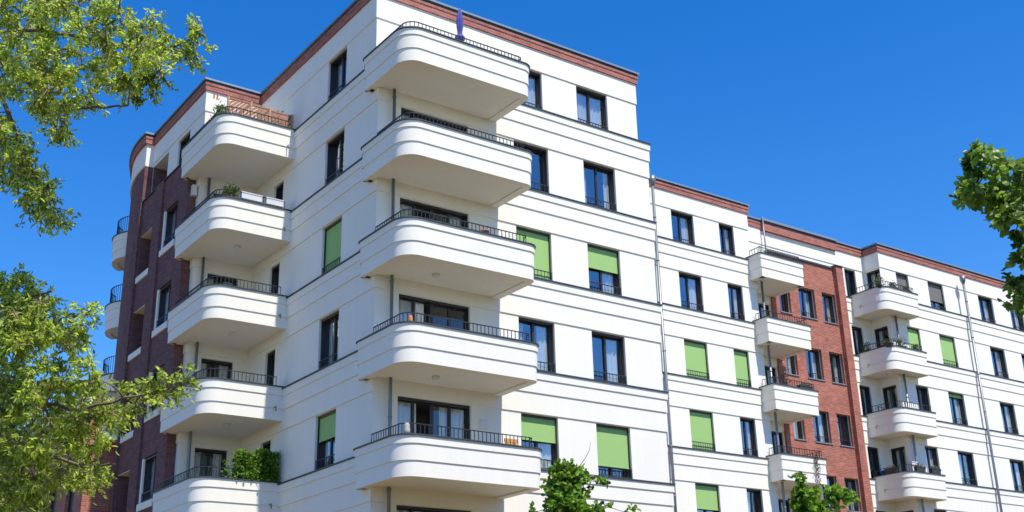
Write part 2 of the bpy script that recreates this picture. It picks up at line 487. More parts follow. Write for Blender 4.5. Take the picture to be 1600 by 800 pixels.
wall = MB()
holes_lo = {1: nook[0], 2: tower_W[0] + tower_Wd[0], 3: tower_S[0], 5: s2[0], 7: cl[0] + sd[0] + [(a - 23.35, b - 23.35, z0, z1, 0.12) for a, b, z0, z1 in st_holes], 8: cr_[0], 9: cw[0]}
holes_hi = {1: nook[1], 2: tower_W[1] + tower_Wd[1], 3: tower_S[1], 5: s2[1], 7: cl[1], 8: cr_[1], 9: cw[1]}
# top storey of the left wing: a window and an open loggia
A0 = np.array(TOP[0]); t0 = np.array([0.0, -1.0])
win_top = (14.5 - 11.72, 14.5 - 10.48, 12.23, 13.74)
log_top = (0.004, 14.5 - 12.75, 12.16, 13.74, 1.1)
windows.append((A0, t0, *win_top, {}))
holes_hi[0] = [win_top, log_top]
for i in range(len(PATH) - 1):
    panel(wall, PATH[i] if i else (-2.15, 9.6), PATH[i + 1], GZ - 0.5, 4 * H, holes_lo.get(i, []))
    panel(wall, TOP[i], TOP[i + 1], 4 * H, ROOF_Z - 0.1, holes_hi.get(i, []))
# back and far sides close the block
bk = [PATH[-1], (60, 27), (2.7, 27), ARC[0]]
for a, b in zip(bk[:-1], bk[1:]): panel(wall, a, b, GZ - 0.5, ROOF_Z - 0.1, [])
wall.build('wall', M_WALL, bldg)

# stepped bands and sill ledges of every storey
band = MB(); ledge = MB()
SUB = [PATH[8:11], PATH[1:7]]
SUB1 = [(30.72, 7.8)] + PATH[8:11]
SUB2 = [(-2.15, 9.4)] + PATH[1:7] + [(23.35, 7.8), (25.5, 7.8)]
for k in range(-1, 5):
    z = k * H
    for sp in (SUB1, SUB2):
        ribbon(band, sp, 0.095, -0.03, z - 0.23, z, top=True)
        ribbon(band, sp, 0.064, -0.03, z - 0.66, z - 0.23)
        ribbon(band, sp, 0.032, -0.03, z - H + 1.745, z - 0.66)
        pi = -0.35 if k == 4 else -0.05
        ribbon(ledge, sp, 0.13, -0.06, z + 0.003, z + 0.045)
band.build('storey_bands', M_WALL, bldg)
ledge.build('sill_ledge', M_LEDGE, bldg)
# terrace sheet where the top storey steps back, and the thin step over its windows
for e in (3, 5, 9):
    tb = MB(); A, B = PATH[e], PATH[e + 1]
    tb.quad((A[0], A[1] - 0.05, 4 * H + 0.005), (B[0], B[1] - 0.05, 4 * H + 0.005), (B[0], B[1] + 0.3, 4 * H + 0.005), (A[0], A[1] + 0.3, 4 * H + 0.005))
    tb.build('terrace_sheet', M_LEDGE, bldg)
hb = MB()
TOPA = [tuple(p) for p in TOP]
ribbon(hb, TOPA, 0.032, -0.05, 4 * H + TOPH + 0.02, 14.72, top=False)
hb.build('top_storey_band', M_WALL, bldg)

# brick crown and coping round the whole roof edge
RP = ARC + [ARC_END] + [tuple(p) for p in TOP]
cw_ = MB()
ribbon(cw_, RP, 0.085, -0.1, 14.70, 14.90)
ribbon(cw_, RP, 0.105, -0.1, 14.90, 15.0)
sec = [(25.3, 7.8), (30.7, 7.8)]
ribbon(cw_, sec, 0.16, 0.0, 14.60, 15.0)
cw_.build('brick_crown', M_BAND, bldg)
cp = MB()
ribbon(cp, RP, 0.155, -0.35, 15.085, 15.155)
ribbon(cp, sec, 0.24, 0.145, 15.085, 15.2)
cp.build('coping', M_ZINC, bldg)
fb = MB()  # dark strip modelled in place of the shadow line below the coping
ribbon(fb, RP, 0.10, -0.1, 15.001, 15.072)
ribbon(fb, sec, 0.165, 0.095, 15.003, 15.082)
fb.build('coping_shadow_strip', M_LEDGE, bldg)
rf = MB(); rf.poly([(q[0], q[1], 15.03) for q in [(2.7, 27), (60, 27)] + RP[::-1]]); rf.build('roof', M_ROOF, bldg)

# red brick stair bay
bb = MB()
panel(bb, (25.5, 7.68), (30.2, 7.68), GZ - 0.5, 13.5, [(a - 25.5, b - 25.5, z0, z1, 0.115) for a, b, z0, z1 in st_holes])
bb.quad((25.5, 7.82, GZ), (25.5, 7.68, GZ), (25.5, 7.68, 13.5), (25.5, 7.82, 13.5))
bb.quad((25.5, 7.68, 13.5), (30.2, 7.68, 13.5), (30.2, 7.82, 13.5), (25.5, 7.82, 13.5))
bb.box(30.2, 7.45, GZ, 30.7, 7.82, 13.62)
bb.build('brick_stair_bay', M_BRICK, bldg)
bl = MB(); bl.box(25.44, 7.62, 13.505, 30.19, 7.79, 13.6); bl.box(30.16, 7.40, 13.625, 30.74, 7.79, 13.68)
bl.build('stair_bay_ledge', M_LEDGE, bldg)
for a, b, z0, z1 in st_holes:
    q = MB(); q.box(a - 0.03, 7.635, z0 - 0.03, b + 0.03, 7.70, z0 + 0.012); q.build('window_sill', M_ZINC, bldg)

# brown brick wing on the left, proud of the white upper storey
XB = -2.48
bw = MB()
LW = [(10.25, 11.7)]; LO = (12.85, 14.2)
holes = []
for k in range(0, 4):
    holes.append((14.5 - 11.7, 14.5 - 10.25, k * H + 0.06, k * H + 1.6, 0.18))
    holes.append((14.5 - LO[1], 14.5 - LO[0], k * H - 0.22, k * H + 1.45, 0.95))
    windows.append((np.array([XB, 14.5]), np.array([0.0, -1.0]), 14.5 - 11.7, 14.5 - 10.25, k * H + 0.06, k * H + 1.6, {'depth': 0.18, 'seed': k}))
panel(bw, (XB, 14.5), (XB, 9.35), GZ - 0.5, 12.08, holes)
panel(bw, (XB, 9.35), (-2.1, 9.35), GZ - 0.5, 12.08, [])
bw.quad((XB, 14.5, 12.08), (XB, 9.35, 12.08), (-2.1, 9.35, 12.08), (-2.1, 14.5, 12.08))
for k in range(0, 4):   # back wall of each loggia
    bw.quad((XB + 0.94, LO[1], k * H - 0.22), (XB + 0.94, LO[0], k * H - 0.22), (XB + 0.94, LO[0], k * H + 1.45), (XB + 0.94, LO[1], k * H + 1.45))
bw.box(XB - 0.07, 11.86, GZ, XB - 0.002, 12.72, 12.06)             # pilasters
bw.box(XB - 0.10, 14.28, GZ, XB - 0.002, 14.497, 12.07)
# top storey loggia lining
bw.quad((-1.07, 14.48, 12.1), (-1.07, 12.75, 12.1), (-1.07, 12.75, 13.74), (-1.07, 14.48, 13.74))
bw.quad((-2.14, 14.478, 12.1), (-1.07, 14.478, 12.1), (-1.07, 14.478, 13.74), (-2.14, 14.478, 13.74))
# curved end
Aa = ARC + [ARC_END]
Ab = [(CX - (CR - .06) * math.cos(a), CY + (CR - .06) * math.sin(a)) for a in np.linspace(1.15, -0.062, 40)]
P3 = lambda z: [(p[0], p[1], z) for p in Aa]
P4 = lambda z: [(p[0], p[1], z) for p in Ab]
bw.strip(P4(GZ - 0.5), P4(13.76))
bw.quad((ARC_END[0], 14.5, GZ), (-2.15, 14.5, GZ), (-2.15, 14.5, 13.75), (ARC_END[0], 14.5, 13.75))
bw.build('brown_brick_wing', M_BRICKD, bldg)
cu = MB()
cu.strip(P3(13.75), P3(14.75)); cu.strip(P4(13.75), P3(13.75)); cu.quad((ARC_END[0], 14.5, 13.75), (-2.15, 14.5, 13.75), (-2.15, 14.5, 14.75), (ARC_END[0], 14.5, 14.75))
cu.build('curved_white_frieze', M_WALL, bldg)
for k in range(0, 4):
    q = MB(); q.box(XB - 0.05, 10.22, k * H - 0.18, XB + 0.15, 11.73, k * H + 0.055); q.build('white_sill', M_WALL, bldg)
    q = MB(); q.box(XB - 0.05, LO[0] - 0.02, k * H - 0.46, XB + 0.3, LO[1] + 0.02, k * H - 0.225); q.build('white_sill', M_WALL, bldg)
    q = MB(); q.box(XB + 0.005, 11.55, k * H + 0.06, XB + 0.175, 11.697, k * H + 1.597); q.build('white_jamb', M_WALL, bldg)
    q = MB(); q.box(XB + 0.01, LO[0] + 0.003, k * H + 1.43, XB + 0.93, LO[1] - 0.003, k * H + 1.447); q.build('loggia_ceiling', M_WALL, bldg)
ld = MB(); ribbon(ld, [(XB, 14.45), (XB, 9.35), (-2.1, 9.35)], 0.06, -0.3, 12.085, 12.12); ld.build('wing_ledge', M_LEDGE, bldg)

# windows -------------------------------------------------------------
def win_frame(w, h, door, dp):
    m = MB(); y0, y1 = dp, dp + 0.07; f = 0.052
    m.box(0, y0, 0, f, y1, h); m.box(w - f, y0, 0, w, y1, h); m.box(f, y0, h - f, w - f, y1, h); m.box(f, y0, 0, w - f, y1, 0.07)
    n = 4 if w > 2 else 2 if w > 1.05 else 1
    if 0.8 < w <= 1.05: n = 2
    for i in range(1, n):
        x = w * i / n; q = 0.04 if i * 2 != n or n == 2 else 0.06
        m.box(x - q, y0 - 0.008, 0.07, x + q, y1, h - f)
    for i in range(n):
        x0 = w * i / n + 0.05; x1 = w * (i + 1) / n - 0.05
        m.box(x0 + .006, y0 + 0.012, h - f - 0.045, x1 - .006, y1 - 0.005, h - f - 0.001)
    gd = min(0.125, dp * .62)
    m.box(0.003, dp - gd, 0, 0.03, dp - 0.002, h - .003); m.box(w - 0.03, dp - gd, 0, w - .003, dp - 0.002, h - .003)   # blind guides
    m.box(0.033, dp - gd, h - 0.07, w - 0.033, dp - 0.01, h - 0.003)                                        # blind casing
    return m, n
def win_rail(w, rr):
    m = MB(); y = 0.04
    m.bar((0.01, y, 0.33), (w - 0.01, y, 0.33), 0.022, 0.03); m.bar((0.01, y, 0.07), (w - 0.01, y, 0.07), 0.016, 0.02)
    n = max(3, round(w / 0.14))
    for i in range(n + 1):
        x = 0.02 + (w - 0.04) * i / n
        m.bar((x, y, 0.012), (x, y, 0.33), 0.014)
    return m
def curtain(w, h, rr, dp):
    out = []
    spans = []
    c = rr.random()
    if c < 0.6: spans = [(0.07, w * rr.uniform(.18, .36)), (w * rr.uniform(.6, .8), w - .07)]
    elif c < 0.74: spans = [(0.08, w * rr.uniform(.3, .5))]
    elif c < 0.84: spans = [(w * .52, w - .08)]
    elif c < 0.97: spans = [(0.08, w - 0.08)]
    for a, b in spans:
        m = MB(); out.append(m)
        n = max(6, int((b - a) / 0.035)); ph = rr.uniform(0, 6)
        P = [(a + (b - a) * i / n, dp + 0.12 + 0.028 * math.sin(i * 1.35 + ph) + 0.012 * math.sin(i * .5), 0.03) for i in range(n + 1)]
        m.strip(P, [(p[0], p[1], h - 0.03) for p in P])
    return out
wi = 0
for (A, t, s0, s1, z0, z1, o) in windows:
    wi += 1
    rr = random.Random(wi * 13 + 5)
    w, h = s1 - s0, z1 - z0
    dp = o.get('depth', 0.2)
    if o.get('stair'): dp = 0.12
    rz = math.atan2(t[1], t[0])
    loc = (A[0] + t[0] * s0, A[1] + t[1] * s0, z0)
    kind = 'balcony_door' if o.get('door') else 'window'
    if 'seed' in o: w -= 0.15; loc = (loc[0], loc[1] - 0.15, loc[2])
    fr, n = win_frame(w, h, o.get('door'), dp)
    fo = fr.build(kind, M_FRAME, bldg, loc, rz)
    gm = MB()
    for i in range(n):
        if o.get('open') and i == 1: continue
        tilt = rr.uniform(-0.012, 0.012); yy = dp + 0.04
        a, b = w * i / n + 0.03, w * (i + 1) / n - 0.03
        gm.quad((a, yy + tilt, 0.05), (b, yy - tilt, 0.05), (b, yy - tilt + rr.uniform(-.03, .012), h - 0.05), (a, yy + tilt, h - 0.05))
    gm.build('pane', M_GLASSD if o.get('door') else M_GLASS, fo)
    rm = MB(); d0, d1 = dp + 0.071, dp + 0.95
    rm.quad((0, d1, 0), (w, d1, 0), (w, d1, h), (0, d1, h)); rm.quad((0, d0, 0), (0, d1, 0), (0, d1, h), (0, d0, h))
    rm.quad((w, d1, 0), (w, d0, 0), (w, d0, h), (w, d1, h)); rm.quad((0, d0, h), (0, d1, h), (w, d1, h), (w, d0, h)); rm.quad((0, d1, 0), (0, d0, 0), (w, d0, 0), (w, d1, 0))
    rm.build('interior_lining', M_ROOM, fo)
    cm = curtain(w, h, rr, dp)
    for q in cm: q.build('curtain', M_CURT, fo)
    b = o.get('blind', 0)
    if b:
        bm = MB(); zb = h - 0.05 - (h - 0.07) * b
        n_ = 14
        P = [(0.03 + (w - 0.06) * i / n_, dp - 0.075 + 0.004 * math.sin(i * 2.1 + wi), max(zb, 0.015)) for i in range(n_ + 1)]
        bm.strip(P, [(p[0], dp - 0.075, h - 0.04) for p in P])
        bm.box(0.03, dp - 0.085, max(zb, 0.015) - 0.012, w - 0.03, dp - 0.065, max(zb, 0.015) + 0.012)
        bo = bm.build('roller_blind', M_BLINDG if o.get('grey') else M_BLIND, fo)
        fo['label'] = ('window with grey roller blind ' if o.get('grey') else 'window with green roller blind ') + ('fully drawn' if b == 1 else 'partly drawn')
    if not o.get('door') and not (o.get('plain') and w < 0.9):
        win_rail(w, rr).build('window_railing', M_RAIL, fo)

# balconies -----------------------------------------------------------
def resample(P, step):
    P = [np.array(p) for p in P]; d = [0]
    for a, b in zip(P[:-1], P[1:]): d.append(d[-1] + np.linalg.norm(b - a))
    L = d[-1]; n = max(2, round(L / step)); out = []
    for i in range(n + 1):
        s = L * i / n; j = max(0, min(len(P) - 2, np.searchsorted(d, s, 'right') - 1))
        f = (s - d[j]) / max(1e-9, d[j + 1] - d[j]); out.append(P[j] + (P[j + 1] - P[j]) * f)
    return out
def cut(P, s0, s1):
    """part of a path between two lengths measured along it (s1 from the far end)"""
    P = [np.array(p) for p in P]; d = np.cumsum([0] + [np.linalg.norm(b - a) for a, b in zip(P[:-1], P[1:])]); L = d[-1]; e = L - s1
    g_ = lambda s: next(P[i] + (P[i + 1] - P[i]) * (s - d[i]) / (d[i + 1] - d[i]) for i in range(len(P) - 1) if d[i] <= s <= d[i + 1] + 1e-9)
    return [g_(s0)] + [P[i] for i in range(len(P)) if s0 + .01 < d[i] < e - .01] + [g_(e)]

def balcony(path, inner, z, soffit, cop, lines, rail=(0.4, 0.3), rail_h=0.33, lamp=None, spout=None, rail_in=-0.2, step=0.13):
    m = MB()
    l1, l2 = lines
    ribbon(m, path, 0.0, -0.26, z + soffit, z + l2, top=False)
    ribbon(m, path, 0.028, -0.26, z + l2, z + l1)
    ribbon(m, path, 0.056, -0.26, z + l1, z + cop - 0.035)
    low = offset_path(path, -0.25)
    m.poly([(p[0], p[1], z + soffit + 0.045) for p in list(low)] + [(p[0], p[1], z + soffit + 0.045) for p in inner])
    m.poly([(p[0], p[1], z + soffit + 0.22) for p in list(low)] + [(p[0], p[1], z + soffit + 0.22) for p in inner])
    b = m.build('balcony', M_BALC, bldg)
    c = MB(); ribbon(c, path, 0.095, -0.28, z + cop - 0.034, z + cop); c.build('balcony_coping', M_LEDGE, b)
    r = MB(); rp = cut(offset_path(path, rail_in), *rail)
    rs = resample(rp, step)
    for p in rs: r.bar((p[0], p[1], z + cop - 0.01), (p[0], p[1], z + cop + rail_h), 0.017)
    dense = resample(rp, 0.06)
    for p, q in zip(dense[:-1], dense[1:]):
        r.bar((p[0], p[1], z + cop + rail_h), (q[0], q[1], z + cop + rail_h), 0.035, 0.022)
    r.build('balcony_railing', M_RAIL, b)
    if lamp is not None:
        lm = MB(); lm.lathe([(0.02, z + soffit - 0.05), (0.10, z + soffit - 0.035), (0.12, z + soffit + 0.044)], lamp, 14); lm.build('ceiling_lamp', M_WHITE, b)
    if spout is not None:
        sp = MB(); sx, sy, dx, dy = spout
        sp.tube([(sx, sy, z + l2 + 0.02), (sx + dx, sy + dy, z + l2 + 0.03), (sx + dx * 1.15, sy + dy * 1.15, z + l2 - 0.11)], 0.022, 6); sp.build('water_spout', M_PIPE, b)
    return b

tower_path = rounded([(0.02, 0.42, 0), (-0.28, 0.42, 0.1), (-0.28, -2.1, 0.56), (4.3, -2.1, 0.32), (4.3, 0.02, 0)])
for k in range(0, 5):
    balcony(tower_path, [(4.04, 0.03), (0.03, 0.03), (0.03, 0.15)], k * H, -0.94, 0.16, (-0.08, -0.52), rail=(0.75, 1.75), lamp=(1.5, -0.9) if k in (2, 1) else None)
left_path = rounded([(-2.15, 9.5, 0), (-2.72, 9.5, 0.12), (-2.72, 5.85, 0.55), (0.0, 5.85, 0)])
for k in range(0, 5):
    balcony(left_path, [(0.0, 9.04), (-2.1, 9.04)], k * H, -1.0, 0.10, (-0.2, -0.62), rail=(0.5, 0.25), rail_in=-0.12, lamp=(-1.3, 7.3) if k in (1, 2, 3) else None, spout=(-0.33, 5.84, 0, -0.12))
rect_path = rounded([(22.93, 6.66, 0), (22.93, 5.83, 0.02), (25.72, 5.83, 0.06), (25.72, 7.8, 0)])
for k in range(0, 5):
    if not in_frame((25, 5.83, k * H + 0.2)): continue
    balcony(rect_path, [(25.46, 7.79), (23.36, 7.79), (23.36, 6.64), (23.2, 6.64)], k * H, -0.97, 0.16, (-0.1, -0.53), rail=(0.1, 0.3), step=0.16, rail_in=-0.1)
far_path = rounded([(31.5, 7.8, 0), (31.5, 5.85, 0.5), (34.35, 5.85, 0.22), (34.35, 6.63, 0)])
for k in range(0, 5):
    if not in_frame((33, 5.85, k * H + 0.2)): continue
    balcony(far_path, [(34.09, 6.64), (32.88, 6.64), (32.88, 7.79), (31.76, 7.79)], k * H, -1.0, 0.16, (-0.12, -0.56), rail=(0.2, 0.5), rail_in=-0.12, lamp=(32.3, 6.9) if k == 3 else None, spout=(31.49, 7.2, -0.1, 0), step=0.17)
RC = (-0.68, 18.9); RR = 1.42
round_path = [(RC[0] + RR * math.cos(a), RC[1] + RR * math.sin(a)) for a in np.linspace(2.2, 2 * math.pi - 1.15, 30)]
for k in (2, 3, 4):
    balcony(round_path, [(RC[0] + 0.75, RC[1] - .6), (RC[0] + .5, RC[1] + .8)], k * H, -1.0, 0.10, (-0.2, -0.62), rail=(0.1, 0.1), rail_h=0.75, rail_in=-0.08)

# downpipes
def downpipe(x, y, z0, z1, r=0.05, hopper=False):
    m = MB(); m.tube([(x, y, z0), (x, y, z1)], r, 10)
    for z in np.arange(z0 + 1, z1, 2.0): m.tube([(x, y, z), (x, y, z + .05)], r + 0.012, 10)
    if hopper: m.lathe([(r, z1 - 0.02), (r + .05, z1 + 0.08), (0.17, z1 + 0.22), (0.19, z1 + 0.45)], (x, y), 4 if hopper == 1 else 12)
    return m.build('downpipe', M_PIPE, bldg)
downpipe(0.47, -0.16, GZ, 11.28)
downpipe(-1.87, 8.9, GZ, 11.2)
downpipe(17.15, 6.43, GZ, 14.5, 0.065, 2)
downpipe(23.52, 6.45, GZ, 11.25, 0.055)
downpipe(34.6 - 1.5, 6.46, GZ, 11.2, 0.055)
downpipe(39.36, 6.40, GZ, 14.0, 0.065, 1)
downpipe(25.3, 7.56, 12.4, 15.26, 0.032)
wb = MB(); wb.box(3.55, -0.12, 1.08, 3.78, 0.0, 1.34); wb.build('wall_box', M_WHITE, bldg)
ej = MB(); ej.box(-2.36, 9.15, 10.55, -2.2, 9.34, 10.95); ej.build('wall_box', M_WHITE, bldg)

# ------------------------------------------------------------------ lower brick house beyond, on the left
hs2 = thing('brick_house', 'low red brick house with white fascia behind the leaves at lower left', 'house', (-3.45, 15.0, GZ))
hw = MB()
hh = [(a, a + 1.1, z, z + 1.7) for a in (1.0, 3.4, 5.8, 8.2) for z in (1.6, 4.7, 7.9)]
panel(hw, (0, 12), (0, 0), -0.5, 12.1, [(12 - b, 12 - a, z0, z1) for a, b, z0, z1 in hh], depth=0.2)
panel(hw, (0, 0), (1.7, 0), -0.5, 12.1, []); panel(hw, (2.6, 0), (2.6, 12), -0.5, 12.1, []); panel(hw, (2.6, 12), (0, 12), -0.5, 12.1, [])
hw.build('wall', M_BRICK, hs2)
hf = MB(); ribbon(hf, [(0, 12), (0, 0), (1.7, 0)], 0.10, -0.1, 12.1, 12.62); hf.build('fascia', M_WALL, hs2)
hr = MB(); ribbon(hr, [(0, 12), (0, 0), (1.7, 0)], 0.25, -0.1, 12.62, 12.74); hr.poly([(0, 0, 12.66), (2.6, 0, 12.66), (2.6, 12, 12.66), (0, 12, 12.66)]); hr.build('roof', M_ZINC, hs2)
for a, b, z0, z1 in hh:
    m = MB(); m.box(.12, a, z0, .2, a + .06, z1); m.box(.12, b - .06, z0, .2, b, z1); m.box(.12, a + .06, z1 - .06, .2, b - .06, z1); m.box(.12, a + .06, z0, .2, b - .06, z0 + .06)
    f = m.build('window', M_FRAME, hs2); q = MB(); q.quad((.17, a + .06, z0 + .06), (.17, b - .06, z0 + .06), (.17, b - .06, z1 - .06), (.17, a + .06, z1 - .06)); q.build('pane', M_LEDGE, f)
hbp = [(0.95 + 0.5 * math.cos(a), 0.6 * math.sin(a)) for a in np.linspace(math.pi + .05, 2 * math.pi - .05, 16)]
hb2 = MB(); ribbon(hb2, hbp, 0, -0.1, 10.75, 11.6); hb2.poly([(*p, 10.77) for p in hbp][::-1]); hb2.build('balcony', M_WALL, hs2)

# ------------------------------------------------------------------ foliage
def leaf_mesh(name, pos, dirn, length, width, m, tones, fold=0.25, seed=1):
    """many separate folded leaves: base, two sides, tip"""
    r = np.random.default_rng(seed); n = len(pos)
    d = dirn / np.linalg.norm(dirn, axis=1, keepdims=True)
    up = r.normal(size=(n, 3)) * 1.1 + np.array([-0.1, -0.25, 0.45])
    s = np.cross(d, up); s /= np.linalg.norm(s, axis=1, keepdims=True) + 1e-9
    nn = np.cross(s, d)
    L = (length * r.uniform(.65, 1.25, n))[:, None]; Wd = (width * r.uniform(.7, 1.25, n))[:, None]
    b = pos; tip = pos + d * L - nn * L * 0.12
    a1 = pos + d * L * .28 + s * Wd * .42 + nn * Wd * fold; a2 = pos + d * L * .66 + s * Wd * .40 + nn * Wd * fold * .8
    c1 = pos + d * L * .28 - s * Wd * .42 + nn * Wd * fold; c2 = pos + d * L * .66 - s * Wd * .40 + nn * Wd * fold * .8
    V = np.stack([b, a1, a2, tip, c2, c1], 1).reshape(-1, 3)
    i = np.arange(n) * 6
    Fc = np.concatenate([np.stack([i, i + 1, i + 2, i + 3], 1), np.stack([i, i + 3, i + 4, i + 5], 1)])
    me = bpy.data.meshes.new(name)
    me.vertices.add(len(V)); me.vertices.foreach_set('co', V.ravel())
    me.loops.add(len(Fc) * 4); me.loops.foreach_set('vertex_index', Fc.ravel().astype(np.int32))
    me.polygons.add(len(Fc)); me.polygons.foreach_set('loop_start', (np.arange(len(Fc)) * 4).astype(np.int32))
    at_ = me.attributes.new('tone', 'FLOAT', 'FACE'); at_.data.foreach_set('value', np.concatenate([tones, tones]).astype(np.float32))
    me.materials.append(m); me.update(calc_edges=True)
    return me

def spray(r, centre, rad, twigs, per, droop=0.25, out=None, wood=None, along=0.9):
    """twigs fanning from a clump centre with leaves set along them"""
    P, Dn = [], []
    for _ in range(twigs):
        v = r.normal(size=3); v[2] = v[2] * 0.7 - droop * 0.3
        if out is not None: v = v + out * 0.9
        v /= np.linalg.norm(v); ln = rad * r.uniform(.65, 1.2)
        b = centre + r.normal(size=3) * rad * 0.12
        mid = b + v * ln * .55 + r.normal(size=3) * ln * .08; end = b + v * ln - np.array([0, 0, droop * ln * .4])
        if wood is not None and ln > 0.12: wood.tube([b, mid, end], [0.006, 0.0045, 0.002], 4)
        for q in range(per):
            f = r.uniform(.18, 1.0) ** along
            p = (b + (mid - b) * f * 2) if f < .5 else (mid + (end - mid) * (f - .5) * 2)
            dd = v * .5 + r.normal(size=3) * .75 - np.array([0, 0, droop * 1.3])
            P.append(p + r.normal(size=3) * 0.018); Dn.append(dd)
    return P, Dn

def inside(poly, x, y):
    c = False; n = len(poly)
    for i in range(n):
        x1, y1 = poly[i]; x2, y2 = poly[(i + 1) % n]
        if (y1 > y) != (y2 > y) and x < (x2 - x1) * (y - y1) / (y2 - y1) + x1: c = not c
    return c

def fill(r, poly, n, d0, d1, mind=0.0, margin=0):
    """n clump centres whose crown outline, seen from the street, follows poly; spread over real depth"""
    xs = [p[0] for p in poly]; ys = [p[1] for p in poly]; out = []; tries = 0
    while len(out) < n and tries < n * 300:
        tries += 1
        u, v = r.uniform(min(xs), max(xs)), r.uniform(min(ys), max(ys))
        if inside(poly, u, v) and (not margin or all(inside(poly, u + margin * math.cos(a), v + margin * math.sin(a)) for a in np.arange(0, 6.2, .785))):
            p = at(u, v, r.uniform(d0, d1))
            if mind and any(np.linalg.norm(p - q) < mind for q in out): continue
            out.append(p)
    return out

def tree(name, label, base, trunk_pts, trunk_r, limbs, clumps, leaf, lm, seed, cat='tree', group=None, twigs=6, per=11, droop=0.25, rad=0.3, bias=None):
    """trunk and limbs as tubes, every clump tied to the nearest limb by a bent branch, leaves on its twigs"""
    r = np.random.default_rng(seed)
    t = thing(name, label, cat, tuple(base), group)
    B0 = np.array(base)
    wood = MB()
    loc = lambda P: [np.array(p) - B0 for p in P]
    wood.tube(loc(trunk_pts), trunk_r, 12)
    nodes = [np.array(p) for p in trunk_pts[1:]]
    for pts, r0 in limbs:
        pts = [np.array(p, float) for p in pts]
        fine = []
        for a, b in zip(pts[:-1], pts[1:]):
            for f in np.linspace(0, 1, 6)[:-1]: fine.append(a + (b - a) * f + r.normal(size=3) * np.linalg.norm(b - a) * 0.018)
        fine.append(pts[-1]); n = len(fine)
        wood.tube(loc(fine), [r0 * (1 - .8 * i / (n - 1)) + .006 for i in range(n)], 7)
        nodes += fine
    P, Dn, T = [], [], []
    N = np.array(nodes)
    thin = MB()
    order = sorted(range(len(clumps)), key=lambda i: np.min(np.linalg.norm(N - clumps[i], axis=1)))
    for i in order:
        c = np.array(clumps[i])
        arr = np.array(nodes); dist = np.linalg.norm(arr - c, axis=1); j = int(np.argmin(dist)); a = arr[j]
        out = c - a; ln = np.linalg.norm(out); out = out / (ln + 1e-6)
        if ln > 0.05:
            m1 = a + (c - a) * .5 + np.array([0, 0, ln * .10]) + r.normal(size=3) * ln * .06
            thin.tube(loc([a, m1, c]), [0.007 + 0.012 * min(1, ln), 0.006 + 0.006 * min(1, ln), 0.005], 5)
            nodes += [m1, c]
        rr_ = rad * r.uniform(.7, 1.2)
        p, d = spray(r, c - B0, rr_, twigs, per, droop, out, thin)
        P += p; Dn += d
        tone = np.clip(r.normal(.62, .17), .1, .9)
        T += list(np.clip(tone + r.normal(size=len(p)) * .28, 0, 1))
    wood.build('trunk', M_BARK, t)
    thin.build('branches', M_TWIG, t)
    link(leaf_mesh('crown', np.array(P), np.array(Dn), leaf[0], leaf[1], lm, np.array(T), seed=seed), 'crown', t)
    return t

def ground_under(u, d):
    p = at(u, 400, d); return np.array([p[0], p[1], GZ])

# tall tree at the left: its trunk stands left of the view
r1 = np.random.default_rng(11)
UA = [(-30, -30), (195, -30), (215, 5), (255, 15), (250, 55), (262, 80), (245, 95), (262, 122), (243, 123), (232, 148), (215, 165), (195, 178), (175, 178), (160, 160), (125, 190), (108, 210), (115, 235), (95, 235), (82, 200), (55, 165), (-30, 165)]
UB = [(-30, 165), (10, 175), (35, 205), (50, 235), (60, 265), (95, 282), (88, 310), (103, 340), (70, 350), (45, 340), (28, 310), (-30, 280)]
LA = [(-30, 430), (45, 430), (70, 450), (75, 475), (95, 492), (115, 488), (148, 478), (148, 500), (133, 530), (112, 555), (-30, 560)]
LB = [(-30, 560), (112, 555), (135, 568), (165, 578), (172, 593), (205, 595), (232, 615), (228, 640), (203, 648), (180, 668), (165, 680), (152, 695), (160, 712), (188, 722), (180, 740), (150, 755), (112, 765), (85, 755), (64, 775), (56, 860), (-30, 870)]
cl1 = fill(r1, UA, 116, 12.2, 14.2, 0, 9) + fill(r1, UB, 38, 12.2, 13.6, 0, 9) + fill(r1, LA, 64, 12.0, 13.6, 0, 9) + fill(r1, LB, 158, 11.8, 13.8, 0, 9)
cl1 += [at(u, v, 13.0) for u, v in ((262, 76), (274, 80), (284, 76), (296, 70), (306, 60), (318, 50), (240, 118), (250, 112), (235, 130))]
cl1 += [at(u, v, 12.4) for u, v in ((232, 612), (244, 612), (258, 614), (270, 608), (280, 605))]
OUT = [(-700, -420), (300, -420), (250, -40), (-40, -40), (-40, 900), (-620, 800), (-800, 200)]
cl1 += fill(r1, OUT, 80, 13.2, 17.0)
tb1 = ground_under(-300, 13.6)
fork = at(-300, 560, 13.6); fork2 = at(-250, 150, 13.6)
limbs1 = [([fork2, at(-110, 60, 13.2), at(60, 45, 13.2), at(180, 70, 13.1), at(255, 80, 13.0), at(320, 52, 13.0)], 0.026),
          ([at(-110, 60, 13.2), at(20, -30, 13.6), at(130, -120, 13.6)], 0.03),
          ([at(-60, 52, 13.2), at(30, 120, 13.0), at(110, 170, 12.8), at(200, 165, 12.8)], 0.024),
          ([at(-20, 90, 13.1), at(20, 200, 12.9), at(60, 280, 12.8), at(85, 335, 12.8)], 0.024),
          ([fork, at(-130, 520, 12.8), at(0, 480, 12.6), at(80, 455, 12.6)], 0.03),
          ([at(-130, 520, 12.8), at(0, 610, 12.6), at(110, 640, 12.5), at(220, 620, 12.4), at(278, 606, 12.4)], 0.022),
          ([at(-40, 590, 12.6), at(40, 700, 12.4), at(130, 730, 12.4), at(180, 725, 12.4)], 0.022),
          ([at(40, 700, 12.4), at(20, 780, 12.4)], 0.03),
          ([fork2, at(-350, -100, 13.6), at(-420, -300, 14.0)], 0.09), ([fork, at(-480, 400, 14.2), at(-620, 300, 14.5)], 0.08)]
